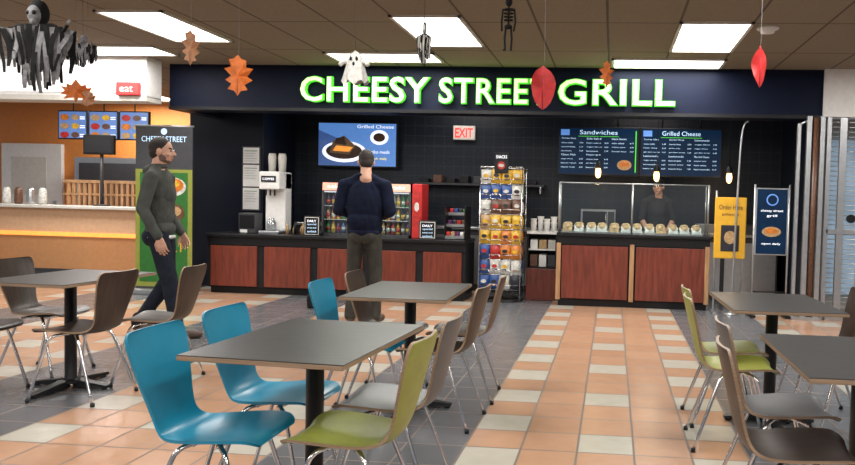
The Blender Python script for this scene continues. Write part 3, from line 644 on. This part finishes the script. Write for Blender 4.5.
# ------------------------------------------------------------------ people
class Body:
    def __init__(s): s.p=[]; s.M=Matrix.Identity(4)
    def cap(s,a,b,ra,rb,k): s.p.append(('c',s.M@Vector(a),s.M@Vector(b),ra,rb,k))
    def ell(s,c,r,k,rot=None):
        R=s.M.to_3x3()@(rot.to_3x3() if rot else Matrix.Identity(3)); s.p.append(('e',s.M@Vector(c),R,r,k))
    def hand(s,w,d,pn,side,curl=.35,k='skin'):
        w=Vector(w); d=Vector(d).normalized(); pn=Vector(pn); pn=(pn-d*pn.dot(d)).normalized(); ac=d.cross(pn)
        for i in range(4):
            o=(i-1.5); kn=w+d*(.085-.004*abs(o))+ac*o*.0215
            s.cap(w+ac*o*.011+d*.01,kn,.015,.0115,k)
            ln=[.75,.95,1.,.9][i] if side>0 else [.9,1.,.95,.75][i]
            p=kn; ang=curl*.6; sp=ac*o*.05
            for L,r in ((.042,.0088),(.027,.0080),(.021,.0072)):
                q=p+((d*math.cos(ang)+pn*math.sin(ang))+sp).normalized()*L*ln; s.cap(p,q,r,r*.93,k); p=q; ang+=curl
        b=w+d*.02+ac*side*.022; q=b+(d*.7+ac*side*.65+pn*.3).normalized()*.045; s.cap(b,q,.014,.0105,k)
        q2=q+(d*.9+ac*side*.2+pn*.35).normalized()*.032; s.cap(q,q2,.0105,.0095,k); q3=q2+(d*.9+pn*.4).normalized()*.024; s.cap(q2,q3,.0092,.008,k)
    def head(s,c,R,hair=True,beard=False,cap=False):
        o=s.M; s.M=o@Matrix.Translation(c)@R
        s.ell((0,-.012,.02),(.074,.093,.097),'skin'); s.ell((0,.028,-.03),(.061,.063,.085),'skin'); s.ell((0,.03,-.075),(.049,.048,.036),'beard' if beard else 'skin')
        s.ell((0,.060,-.096),(.024,.021,.018),'beard' if beard else 'skin'); s.cap((0,.088,.008),(0,.108,-.026),.009,.0125,'skin')
        for a in (-1,1):
            s.cap((a*.044,.072,.028),(a*.016,.087,.025),.005,.005,'hair'); s.ell((a*.030,.082,.004),(.011,.007,.005),'eyes')
            s.ell((a*.078,-.006,-.012),(.011,.020,.032),'skin'); s.ell((a*.012,.102,-.028),(.009,.009,.008),'skin'); s.ell((a*.045,.06,-.03),(.02,.022,.02),'skin')
        s.ell((0,.087,-.058),(.022,.009,.0055),'lips'); s.ell((0,.084,-.068),(.018,.009,.0055),'lips')
        if beard: s.ell((0,.083,-.047),(.028,.008,.006),'beard'); s.ell((-.052,.02,-.06),(.012,.03,.035),'beard'); s.ell((.052,.02,-.06),(.012,.03,.035),'beard')
        if hair: s.ell((0,-.024,.032),(.0785,.096,.096),'hair'); s.ell((0,-.055,-.02),(.068,.057,.065),'hair')
        if cap:
            s.ell((0,-.01,.045),(.083,.102,.085),'black'); s.ell((0,.10,.045),(.062,.062,.008),'black')
        s.cap((0,-.022,-.07),(0,-.035,-.19),.054,.060,'skin'); s.M=o
    def build(s,name,loc,rot,vox=.0052):
        bm=bmesh.new()
        for q in s.p:
            if q[0]=='c':
                _,a,b,ra,rb,k=q; d=b-a; L=d.length; z=d.normalized(); x=z.orthogonal().normalized(); y=z.cross(x)
                n=16; rows=[]
                st=[(-math.pi/2+math.pi/2*i/4,0) for i in range(1,5)]+[(math.pi/2*i/4,1) for i in range(0,4)]
                bot=bm.verts.new(a-z*ra); top=bm.verts.new(b+z*rb)
                for an,e in st:
                    c=(b if e else a); r=(rb if e else ra); rows.append([bm.verts.new(c+z*r*math.sin(an)+(x*math.cos(2*math.pi*j/n)+y*math.sin(2*math.pi*j/n))*r*math.cos(an)) for j in range(n)])
                for i in range(len(rows)-1):
                    for j in range(n): bm.faces.new((rows[i][j],rows[i][(j+1)%n],rows[i+1][(j+1)%n],rows[i+1][j]))
                for j in range(n): bm.faces.new((bot,rows[0][(j+1)%n],rows[0][j])); bm.faces.new((top,rows[-1][j],rows[-1][(j+1)%n]))
            else:
                _,c,R,r,k=q; bmesh.ops.create_uvsphere(bm,u_segments=24,v_segments=14,radius=1,matrix=Matrix.Translation(c)@R.to_4x4()@Matrix.Diagonal((*r,1)))
        bmesh.ops.recalc_face_normals(bm,faces=bm.faces)
        me=bpy.data.meshes.new('tmp'); bm.to_mesh(me); bm.free(); ob=bpy.data.objects.new('tmp',me); sc.collection.objects.link(ob)
        r=ob.modifiers.new('r','REMESH'); r.mode='VOXEL'; r.voxel_size=vox; sm=ob.modifiers.new('s','SMOOTH'); sm.factor=.5; sm.iterations=5
        dg=bpy.context.evaluated_depsgraph_get(); dg.update(); me2=bpy.data.meshes.new_from_object(ob.evaluated_get(dg)); bpy.data.objects.remove(ob)
        nv=len(me2.vertices); V=np.empty(nv*3); me2.vertices.foreach_get('co',V); V=V.reshape(-1,3)
        nf=len(me2.polygons); C=np.empty(nf*3); me2.polygons.foreach_get('center',C); C=C.reshape(-1,3)
        best=np.full(nf,1e9); idx=np.zeros(nf,int); mats=[]
        for q in s.p:
            k=q[-1]
            if k not in mats: mats.append(k)
            if q[0]=='c':
                a=np.array(q[1]);b=np.array(q[2]);ab=b-a;L2=max(ab@ab,1e-9); t=np.clip((C-a)@ab/L2,0,1); dd=np.linalg.norm(C-a-t[:,None]*ab,axis=1)-(q[3]+(q[4]-q[3])*t)
            else:
                R=np.array(q[2]); rr=np.array(q[3]); l=(C-np.array(q[1]))@R; g=l/rr; kk=np.linalg.norm(g,axis=1); g2=np.linalg.norm(g/rr,axis=1)+1e-9; dd=kk*(kk-1)/g2
            w=dd<best; best[w]=dd[w]; idx[w]=mats.index(k)
        for k in mats: me2.materials.append(MAT[k])
        cloth={'hoodie','bluejacket','jeans','khaki','shirt'}
        me2.polygons.foreach_set('material_index',idx.astype(np.int32)); me2.polygons.foreach_set('use_smooth',np.ones(nf,bool))
        VN=np.empty(nv*3); me2.vertices.foreach_get('normal',VN); VN=VN.reshape(-1,3)
        isC=np.zeros(nv,bool)
        ci=[i for i,k in enumerate(mats) if k in cloth]
        lt=np.empty(nf,int); me2.polygons.foreach_get('loop_total',lt); lv=np.empty(len(me2.loops),int); me2.loops.foreach_get('vertex_index',lv)
        isC[lv[np.repeat(np.isin(idx,ci),lt)]]=True
        x,y,z=V.T; w=np.sin(z*30+9*np.sin(x*9+y*7))*.0014+np.sin(z*15+x*25+5*np.sin(y*12))*.0018+np.sin((x-y)*20+z*8)*.0012
        V[isC]+=VN[isC]*w[isC][:,None]; me2.vertices.foreach_set('co',V.ravel()); me2.update(); me2.name=name
        return place(me2,name,loc,rot)
def torso(b,top,lean=0.,broad=1.):
    b.ell((0,0,1.33),(.168*broad,.112,.19),top); b.ell((0,.0,1.12),(.152*broad,.112,.17),top); b.cap((-.155*broad,-.01,1.455),(.155*broad,-.01,1.455),.058,.058,top)
    b.cap((-.06,-.02,1.52),(-.14,-.015,1.47),.045,.05,top); b.cap((.06,-.02,1.52),(.14,-.015,1.47),.045,.05,top)
    b.ell((0,.055,1.30),(.12,.07,.13),top); b.ell((0,-.05,1.36),(.14,.07,.14),top)
    b.ell((0,-.01,1.20),(.160*broad,.122,.24),top)
    b.ell((0,0,.985),(.165*broad,.125,.085),top)
def legs(b,k,L,R,shoe='shoe'):
    b.ell((0,-.01,.93),(.158,.112,.10),k); b.ell((-.06,-.05,.91),(.085,.085,.09),k); b.ell((.06,-.05,.91),(.085,.085,.09),k)
    for (hip,kn,an,toe) in (L,R):
        b.cap(hip,kn,.090,.070,k); b.cap(kn,an,.068,.060,k)
        a=Vector(an); t=Vector(toe); b.cap((a.x,a.y,a.z+.03),(a.x,a.y-.01,a.z-.01),.060,.060,k)
        d=(t-a); d.z=0; d.normalize(); heel=Vector((a.x,a.y,a.z-.045))-d*.03
        b.cap(heel,t,.038,.034,shoe); b.cap(a,heel+d*.05,.045,.042,shoe); b.cap(heel+d*.06,t-d*.02,.042,.040,shoe)
b=Body()
legs(b,'jeans',((-.085,.0,.92),(-.09,.03,.50),(-.09,-.22,.12),(-.10,-.05,.040)),((.085,.01,.92),(.10,.12,.49),(.09,.18,.085),(.10,.37,.036)))
torso(b,'hoodie'); b.ell((0,-.09,1.50),(.10,.055,.06),'hoodie'); b.ell((0,-.02,1.545),(.08,.075,.03),'hoodie'); b.ell((0,.0,.908),(.164,.124,.028),'tee')
b.cap((.195,-.01,1.44),(.235,-.06,1.16),.062,.053,'hoodie'); b.cap((.235,-.06,1.16),(.215,.06,.93),.051,.042,'hoodie'); b.hand((.213,.072,.905),(-.05,.25,-1),(-1,0,0),-1,.45)
b.cap((-.195,-.01,1.44),(-.235,-.05,1.16),.062,.053,'hoodie'); b.cap((-.235,-.05,1.16),(-.20,.10,.95),.051,.042,'hoodie'); b.hand((-.197,.115,.93),(.05,.4,-1),(1,0,0),1,.45)
b.head((0,.015,1.685),Matrix.Rotation(.05,4,'Z')@Matrix.Rotation(-.05,4,'X'),True,True)
b.build('man_walking',(-4.08,6.38,0),-math.pi/2+.2)
b=Body()
legs(b,'khaki',((-.09,.0,.92),(-.115,.02,.50),(-.13,-.03,.085),(-.16,.15,.036)),((.09,.0,.92),(.115,.02,.50),(.12,-.0,.085),(.15,.18,.036)))
torso(b,'bluejacket',0,1.12); b.ell((0,-.025,1.54),(.078,.07,.028),'bluejacket'); b.ell((0,-.01,.95),(.178,.13,.06),'bluejacket'); b.ell((0,-.01,1.24),(.195,.135,.27),'bluejacket'); b.ell((0,-.02,1.06),(.182,.132,.16),'bluejacket')
for a in (-1,1):
    b.cap((a*.215,-.01,1.43),(a*.27,-.03,1.17),.068,.058,'bluejacket'); b.cap((a*.27,-.03,1.17),(a*.10,.24,1.10),.056,.044,'bluejacket'); b.hand((a*.088,.262,1.10),(-a*.45,.8,.25),(-a*.8,-.4,.3),-a,.5)
b.head((0,.02,1.68),Matrix.Rotation(.25,4,'Z')@Matrix.Rotation(-.22,4,'X'),True)
b.build('man_waiting',(-2.56,7.5,0),.08)
b=Body()
legs(b,'shirt',((-.09,.0,.92),(-.11,.02,.50),(-.12,-.03,.085),(-.14,.15,.036)),((.09,.0,.92),(.11,.02,.50),(.12,-.0,.085),(.14,.18,.036)))
torso(b,'shirt',0,.95)
for a in (-1,1):
    b.cap((a*.185,-.01,1.44),(a*.23,.02,1.18),.058,.050,'shirt'); b.cap((a*.23,.02,1.18),(a*.14,.12,1.02),.042,.030,'skin'); b.hand((a*.135,.13,1.0),(-a*.2,.5,-.8),(0,-.9,-.3),-a,.4)
b.head((0,.03,1.67),Matrix.Rotation(-.35,4,'Z')@Matrix.Rotation(-.05,4,'X'),True,False,True)
o=b.build('counter_worker',(.62,10.29,0),math.pi,.0065); o.scale=(.93,.93,.93)
m=MB(); m.box(-.10,.10,-.06,.06,0,.17,'black_matte',.03,3); m.tube(spline([(-.07,0,.15),(-.04,0,.25),(.04,0,.25),(.07,0,.15)],5),.008,'black'); m.obj('handbag',(-3.42,8.35,0))

w=bpy.data.worlds.new('world'); sc.world=w; w.use_nodes=True; w.node_tree.nodes['Background'].inputs[0].default_value=(.85,.9,1,1); w.node_tree.nodes['Background'].inputs[1].default_value=.3
